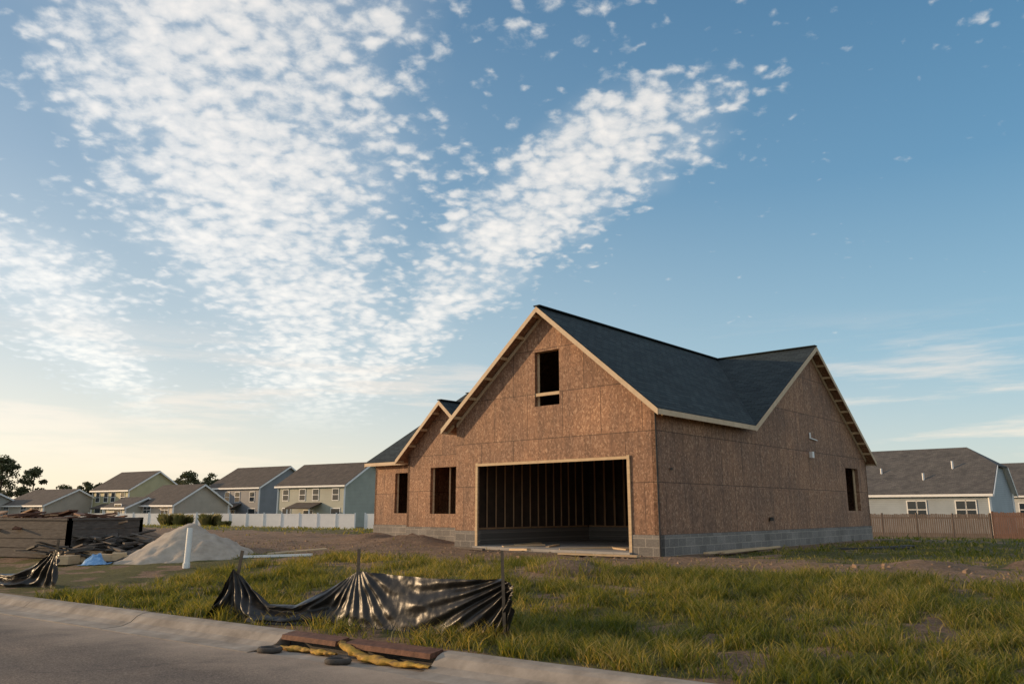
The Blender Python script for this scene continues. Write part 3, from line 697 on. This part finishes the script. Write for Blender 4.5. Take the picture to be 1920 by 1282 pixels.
def tube(name,p,q,r,mat,parent=None,n=20):
    p=Vector(p);q=Vector(q);d=(q-p).normalized();u=d.orthogonal().normalized();v=d.cross(u);mb=MB()
    R=lambda c,rr:[c+(u*math.cos(i*2*math.pi/n)+v*math.sin(i*2*math.pi/n))*rr for i in range(n)]
    A,B,B2,B3=R(p,r),R(q,r),R(q,r*.86),R(q-d*.3*r*3,r*.86)
    for i in range(n):
        j=(i+1)%n
        mb.face([A[i],A[j],B[j],B[i]]);mb.face([B[i],B[j],B2[j],B2[i]]);mb.face([B2[i],B2[j],B3[j],B3[i]])
    mb.face(B3);mb.face(A[::-1])
    return mb.make(name,mat,parent)
zz=gz(-6.85,17.1);e=empty('pvc_pipe')
tube('pipe',(-6.85,17.1,zz-.1),(-6.84,17.12,zz+.82),.062,M_pvc,e);tube('coupling',(-6.85,17.1,zz+.0),(-6.85,17.1,zz+.1),.075,M_pvc,e)
def plank(name,x,y,a,L,w,t,mat,tilt=0,dz=0.02):
    d=Vector((math.cos(a),math.sin(a),0))*L/2;z0=gz(x-d.x,y-d.y);z1=gz(x+d.x,y+d.y);mb=MB()
    mb.beam((x-d.x,y-d.y,z0+t/2+dz),(x+d.x,y+d.y,z1+t/2+dz+tilt),w,t);mb.make(name,mat)
plank('lumber_board',5.6,20.1,math.radians(48),3.2,.14,.04,M_wood,0,.06);plank('lumber_board',5.9,19.9,math.radians(40),2.4,.09,.04,M_wood,.03,.08)
plank('lumber_board',.9,20.0,math.radians(-38),2.6,.18,.04,M_oldw);plank('lumber_board',2.0,18.9,math.radians(-30),2.0,.2,.04,M_wood)
plank('lumber_board',-1.2,22.0,math.radians(-50),1.4,.1,.05,M_oldw);plank('lumber_board',-5.4,18.6,math.radians(-8),1.7,.1,.05,M_pvc)
plank('lumber_board',-5.2,19.6,math.radians(10),1.4,.3,.03,M_wood,.12);plank('lumber_board',9.8,22,math.radians(-20),1.8,.2,.04,M_darkscrap)
plank('lumber_board',10.6,22.6,math.radians(15),1.5,.3,.03,M_darkscrap,.05);plank('lumber_board',.2,20.9,math.radians(-60),.9,.12,.05,M_wood,.04)
# rubble scattered
rb_=MB()
for i in range(1100):
    s_=random.uniform(-8,16);d_=random.uniform(-5.2,-.2);P_=H(s_,d_,0);x,y=P_.x,P_.y
    if float(dirt(np.array([x]),np.array([y]))[0])<.4: continue
    r=random.uniform(.01,.04)*(1 if random.random()<.95 else 2.0);z=gz(x,y)
    a=random.uniform(0,3);X_=Vector((math.cos(a),math.sin(a),0))*r;Y_=Vector((-math.sin(a),math.cos(a),0))*r*random.uniform(.6,1)
    b4=[Vector((x,y,z-.01))+q*random.uniform(.8,1.1) for q in (-X_-Y_,X_-Y_,X_+Y_,-X_+Y_)];rb_.hexa(b4,[p+(Vector((x,y,z-.01))-p)*random.uniform(.2,.55)+Vector((0,0,r*random.uniform(.6,1.2))) for p in b4])
rb_.make('soil_clods',M_dirtp)

# silt fence
m,nt,b,o=newmat('black_plastic')
tc=N(nt,'ShaderNodeTexCoord');n1=N(nt,'ShaderNodeTexNoise',i_Scale=9.0,i_Detail=5.0);nt.links.new(tc.outputs['Object'],n1.inputs['Vector'])
nt.links.new(ramp(nt,n1.outputs[0],[(.3,(.010,.010,.010)),(.7,(.024,.022,.021))]),b.inputs['Base Color']);b.inputs['Roughness'].default_value=.36
b.inputs['Specular IOR Level'].default_value=.35
bump(nt,b,n1.outputs[0],.35,.02);M_blk=m
def siltfence(name,path,stakes,seed=0,nu=360,nv=50):
    e=empty(name);P=np.array(path,float);seg=np.r_[0,np.cumsum(np.hypot(np.diff(P[:,0]),np.diff(P[:,1])))]
    u=np.linspace(0,seg[-1],nu);bx=np.interp(u,seg,P[:,0]);by=np.interp(u,seg,P[:,1]);ht=np.interp(u,seg,P[:,2]);le=np.interp(u,seg,P[:,3])
    tx=np.gradient(bx);ty=np.gradient(by);L=np.hypot(tx,ty);nx,ny=-ty/L,tx/L
    v=np.linspace(0,1,nv);U,Vv=np.meshgrid(u,v,indexing='ij')
    htv=ht[:,None]
    full=.62;slack=np.clip(1-ht/full,0,1)[:,None]
    off=np.zeros_like(U)
    for (us,amp,fr) in stakes:
        du=U-us;dvv=(1-Vv)*.6+.06;an=np.arctan2(du,dvv);rr=np.hypot(du,dvv)
        off+=amp*np.sin(an*fr+3*vn(an*3,rr*1.5,seed))*np.exp(-rr*.9)*np.clip(rr*2.5,0,1)
    off+=(fbm(U*3,Vv*2,seed+2)-.5)*.07+slack*np.sin(Vv*math.pi*3+U*2)*.10
    off*=np.clip(Vv*6,.3,1)
    X=bx[:,None]+nx[:,None]*(off-le[:,None]*(1-Vv)) ;Y=by[:,None]+ny[:,None]*(off-le[:,None]*(1-Vv))
    Zt=hz(X,Y);Zv=Zt+.01+htv*Vv+np.clip(slack,0,1)*.10*(fbm(U*5,Vv*4,seed+7)-.3)*np.sin(Vv*3.14)
    me=bpy.data.meshes.new('plastic_sheet');idx=np.arange(nu*nv).reshape(nu,nv)
    rawmesh(me,np.stack([X,Y,Zv],-1).reshape(-1,3),np.stack([idx[:-1,:-1],idx[1:,:-1],idx[1:,1:],idx[:-1,1:]],-1).reshape(-1,4))
    me.polygons.foreach_set('use_smooth',[True]*len(me.polygons));me.materials.append(M_blk)
    o_=bpy.data.objects.new('plastic_sheet',me);S.collection.objects.link(o_);o_.parent=e
    return e
e=siltfence('silt_fence',[(-4.05,11.0,.03,.0),(-3.74,10.93,.62,.0),(-3.5,10.85,.44,.12),(-3.1,10.65,.2,.35),(-2.75,10.5,.2,.3),(-2.3,10.35,.42,.1),(-1.93,10.2,.62,.15),(-1.5,9.93,.60,.15),(-1.0,9.58,.59,.12),(-.5,9.25,.60,.1),(-.08,8.97,.63,0),(-.0,8.85,.57,0)],
    [(.3,.045,16),(2.25,.018,22),(4.75,.042,40),(4.75,.025,17)],3)
sk=MB()
for (x,y,h,lx,ly) in ((-1.93,10.22,.9,0,0),(-.07,8.93,.95,-.04,0),(-3.78,10.98,.86,.12,.02)):
    z=gz(x,y);sk.beam((x,y,z-.2),(x+lx,y+ly,z+h),.035,.035)
sk.make('stakes',M_steel,e)
e=siltfence('silt_fence',[(-10.6,15.9,.3,0),(-9.9,15.55,.2,.1),(-9.2,15.15,.22,.2),(-8.7,14.9,.42,0),(-8.3,14.72,.66,0),(-8.15,14.6,.6,0)],[(2.6,.05,16),(0,.04,12)],13,120,30)
sk=MB();z=gz(-8.3,14.75);sk.beam((-8.3,14.75,z-.2),(-8.28,14.75,z+.85),.035,.035);z=gz(-10.6,15.9);sk.beam((-10.6,15.9,z-.2),(-10.6,15.9,z+.8),.035,.035);sk.make('stakes',M_steel,e)

# storm drain inlet with filter socks
e=empty('storm_drain_inlet');mb=MB()
def kp(k,w,z): return Vector((*kw(k,w),z))
mid=KD0+(KD1-KD0)*.42
for (a0,a1) in ((KD0+.02,mid-.05),(mid+.08,KD1-.02)):
    mb.hexa([kp(a0,-.36,-.385),kp(a1,-.36,-.385),kp(a1,-.14,-.375),kp(a0,-.14,-.375)],[kp(a0,-.35,-.335),kp(a1,-.35,-.335),kp(a1,-.15,-.318),kp(a0,-.15,-.318)])
mb.make('rusty_plate',M_rust,e)
mb=MB();mb.hexa([kp(KD0,-.2,-.6),kp(KD1,-.2,-.6),kp(KD1,-.05,-.6),kp(KD0,-.05,-.6)],[kp(KD0,-.2,-.38),kp(KD1,-.2,-.38),kp(KD1,-.05,-.38),kp(KD0,-.05,-.38)]);mb.make('drain_back',M_darkscrap,e)
def sock(name,pts,r,mat,parent,seed):
    n=14;m_=60;P=np.array(pts,float);t=np.linspace(0,len(P)-1,m_);c=np.stack([np.interp(t,np.arange(len(P)),P[:,i]) for i in range(3)],-1)
    f=np.linspace(0,1,m_);rad=r*np.clip(np.sin(np.pi*np.clip(f,.02,.98))**.28,0,1)*(1+1.1*(fbm(f*11,f*0,seed)-.5))
    V=[]
    for i in range(m_):
        for j in range(n):
            a=j*2*math.pi/n;rr=rad[i]*(1+.4*(vn(np.array([f[i]*30]),np.array([a*2]),seed)[0]-.5)*2)
            V.append(kp(c[i,0],c[i,1]+math.cos(a)*rr*1.3,c[i,2]+math.sin(a)*rr*.6))
    V=np.array([tuple(v) for v in V]);idx=np.arange(m_*n).reshape(m_,n);nx_=np.roll(idx,-1,1)
    me=bpy.data.meshes.new(name);rawmesh(me,V,np.stack([idx[:-1],nx_[:-1],nx_[1:],idx[1:]],-1).reshape(-1,4));me.polygons.foreach_set('use_smooth',[True]*len(me.polygons));me.materials.append(mat)
    o_=bpy.data.objects.new(name,me);S.collection.objects.link(o_);o_.parent=parent
sock('yellow_filter_sock',[(KD0+.05,-.42,-.455),(KD0+.5,-.41,-.45),(mid+.05,-.43,-.445)],.038,M_yel,e,1)
sock('yellow_filter_sock_2',[(mid-.02,-.30,-.335),(mid+.10,-.38,-.36),(mid+.45,-.41,-.445),(KD1-.35,-.43,-.45),(KD1+.05,-.43,-.44)],.052,M_yel,e,2)
def ring(name,k,w,R,r,parent):
    x,y=kw(k,w);bpy.ops.mesh.primitive_torus_add(major_radius=R,minor_radius=r,major_segments=28,minor_segments=10,location=(x,y,-.476+r*.9))
    o_=bpy.context.object;o_.name=name;o_.scale=(1,.8,1);o_.data.materials.append(M_rub);o_.parent=parent
    for v in o_.data.vertices: v.co*=1+random.uniform(-.03,.03)
    for p in o_.data.polygons:p.use_smooth=True
ring('weight_ring',KD0+.15,-.62,.11,.03,e);ring('weight_ring_2',mid+.32,-.66,.11,.03,e)

# ================================================================ WORLD
SX,SY=-.985,.17
SUNAZ=math.atan2(SX,SY);SUNEL=math.radians(10)
W=bpy.data.worlds.new('World');S.world=W;W.use_nodes=True;nt=W.node_tree;nt.nodes.clear()
out=N(nt,'ShaderNodeOutputWorld');sky=N(nt,'ShaderNodeTexSky');sky.sky_type='NISHITA';sky.sun_disc=False
sky.sun_elevation=SUNEL;sky.sun_rotation=SUNAZ;sky.air_density=1;sky.dust_density=.6;sky.ozone_density=2
bg1=N(nt,'ShaderNodeBackground');bg1.inputs[1].default_value=.05;nt.links.new(sky.outputs[0],bg1.inputs[0])
tc=N(nt,'ShaderNodeTexCoord');sp=N(nt,'ShaderNodeSeparateXYZ');nt.links.new(tc.outputs['Generated'],sp.inputs[0])
def mth(op,*a,clamp=False):
    n=N(nt,'ShaderNodeMath',operation=op);n.use_clamp=clamp
    for i,v in enumerate(a):
        if isinstance(v,(int,float)): n.inputs[i].default_value=v
        else: nt.links.new(v,n.inputs[i])
    return n.outputs[0]
def sst(v,a,b,c=0,d=1):
    n=N(nt,'ShaderNodeMapRange');n.interpolation_type='SMOOTHSTEP';nt.links.new(v,n.inputs[0])
    for i,q in enumerate((a,b,c,d)): n.inputs[i+1].default_value=q
    return n.outputs[0]
X_,Y_,Z_=sp.outputs
zc=mth('MAXIMUM',Z_,.015);px=mth('DIVIDE',X_,zc);py=mth('DIVIDE',Y_,zc)
zd=mth('ADD',zc,.22);cb=N(nt,'ShaderNodeCombineXYZ');nt.links.new(mth('DIVIDE',X_,zd),cb.inputs[0]);nt.links.new(mth('DIVIDE',Y_,zd),cb.inputs[1]);PN=cb.outputs[0]
def nz(vec,scale,det=6.0,ro=.6,dist=0.0):
    n=N(nt,'ShaderNodeTexNoise',i_Scale=float(scale),i_Detail=det,i_Roughness=ro,i_Distortion=dist);nt.links.new(vec,n.inputs['Vector']);return n.outputs[0]
warp=mth('MULTIPLY',mth('SUBTRACT',nz(PN,2.2,3.0),.5),.8)
w=mth('ADD',mth('ADD',px,mth('MULTIPLY',mth('SUBTRACT',py,1.6),.35)),warp)
def gauss(v,c,s):
    q=mth('DIVIDE',mth('SUBTRACT',v,c),s);return mth('EXPONENT',mth('MULTIPLY',mth('MULTIPLY',q,q),-1.0))
c1=mth('ADD',-.86,mth('MULTIPLY',py,.135))
s1=mth('ADD',.46,mth('MULTIPLY',py,.045))
g1=gauss(w,c1,s1)
g2=mth('MULTIPLY',gauss(w,.42,.31),sst(py,1.25,2.1))
g3=mth('MULTIPLY',gauss(w,-1.55,.46),sst(py,2.1,3.0))
g4=mth('MULTIPLY',gauss(w,-.35,1.0),.42)
mask=mth('MAXIMUM',mth('MAXIMUM',g1,g4),mth('MAXIMUM',g2,g3))
mask=mth('MULTIPLY',mask,sst(py,1.0,1.3))
# unseen clouds added overhead and behind the viewer for brighter, less blue ambient light
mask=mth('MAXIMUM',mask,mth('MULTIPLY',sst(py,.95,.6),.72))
n1=nz(PN,19,6.0,.62,.2)
nb=nz(PN,4.5,3.0,.55)
vo=N(nt,'ShaderNodeTexVoronoi',i_Scale=31.0);vo.feature='SMOOTH_F1';vo.inputs['Smoothness'].default_value=.5
vw=N(nt,'ShaderNodeTexNoise',i_Scale=20.0,i_Detail=3.0);nt.links.new(PN,vw.inputs['Vector'])
vm=N(nt,'ShaderNodeVectorMath',operation='MULTIPLY_ADD');nt.links.new(vw.outputs['Color'],vm.inputs[0]);vm.inputs[1].default_value=(.06,.06,0);nt.links.new(PN,vm.inputs[2]);nt.links.new(vm.outputs[0],vo.inputs['Vector'])
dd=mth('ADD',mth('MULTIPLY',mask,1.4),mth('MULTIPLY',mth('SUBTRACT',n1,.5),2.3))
dd=mth('ADD',dd,mth('MULTIPLY',mth('SUBTRACT',nb,.5),1.6))
dd=mth('SUBTRACT',dd,mth('MULTIPLY',vo.outputs['Distance'],1.15))
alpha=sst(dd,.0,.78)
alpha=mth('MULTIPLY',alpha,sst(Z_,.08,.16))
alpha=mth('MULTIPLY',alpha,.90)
# thin veil joining the puffs
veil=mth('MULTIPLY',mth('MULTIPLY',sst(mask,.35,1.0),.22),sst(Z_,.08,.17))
mp=N(nt,'ShaderNodeMapping');mp.inputs['Scale'].default_value=(3.2,3.2,30);mp.inputs['Location'].default_value=(1.3,.4,0);nt.links.new(tc.outputs['Generated'],mp.inputs[0])
st_=sst(nz(mp.outputs[0],1.0,6.0,.62),.48,.66);st_=mth('MULTIPLY',st_,mth('MULTIPLY',sst(Z_,.02,.05),sst(Z_,.24,.12)))
st_=mth('MULTIPLY',st_,.75)
base=ramp(nt,Z_,[(0,(.56,.58,.55)),(.07,(.42,.52,.55)),(.18,(.225,.41,.52)),(.38,(.088,.25,.405)),(.65,(.034,.14,.28)),(1,(.03,.11,.25))])
sd=mth('ADD',mth('MULTIPLY',X_,SX),mth('MULTIPLY',Y_,SY))
sf=mth('POWER',mth('MAXIMUM',mth('MULTIPLY_ADD',sd,.5,.5),0.0),2.2)
wf=mth('MULTIPLY',sf,mth('EXPONENT',mth('MULTIPLY',mth('MAXIMUM',Z_,0.0),-5.0)))
base=mixc(nt,mth('MULTIPLY',wf,1.25,clamp=True),base,(1.06,.80,.58))
hz_=mth('MULTIPLY',sf,mth('EXPONENT',mth('MULTIPLY',mth('MAXIMUM',Z_,0.0),-2.0)))
base=mixc(nt,mth('MULTIPLY',hz_,.4,clamp=True),base,(.68,.68,.63))
base=mixc(nt,veil,base,(.72,.74,.73))
cc=mixc(nt,sst(dd,.2,1.6),(.64,.65,.64),(1.0,.92,.82))
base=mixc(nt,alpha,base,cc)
base=mixc(nt,st_,base,(.88,.74,.62))
base=mixc(nt,sst(Z_,0.0,-.05),base,(.2,.165,.11))
bg2=N(nt,'ShaderNodeBackground');nt.links.new(base,bg2.inputs[0]);bg2.inputs[1].default_value=.93
ads=N(nt,'ShaderNodeAddShader');nt.links.new(bg1.outputs[0],ads.inputs[0]);nt.links.new(bg2.outputs[0],ads.inputs[1]);nt.links.new(ads.outputs[0],out.inputs[0])
# sun
sl=bpy.data.lights.new('sun','SUN');sl.energy=3.5;sl.angle=math.radians(.6);sl.color=(1,.68,.38)
so=bpy.data.objects.new('sun',sl);S.collection.objects.link(so)
sv=Vector((SX,SY,0)).normalized()*math.cos(SUNEL)+Vector((0,0,math.sin(SUNEL)))
so.rotation_euler=sv.to_track_quat('Z','Y').to_euler()
# camera
cd=bpy.data.cameras.new('camera');cd.sensor_width=36;cd.lens=27.55;cd.clip_end=6000;cd.clip_start=.05
co=bpy.data.objects.new('camera',cd);S.collection.objects.link(co);co.location=(0,0,1.05);co.rotation_euler=(math.radians(90+12.1),0,0)
S.camera=co
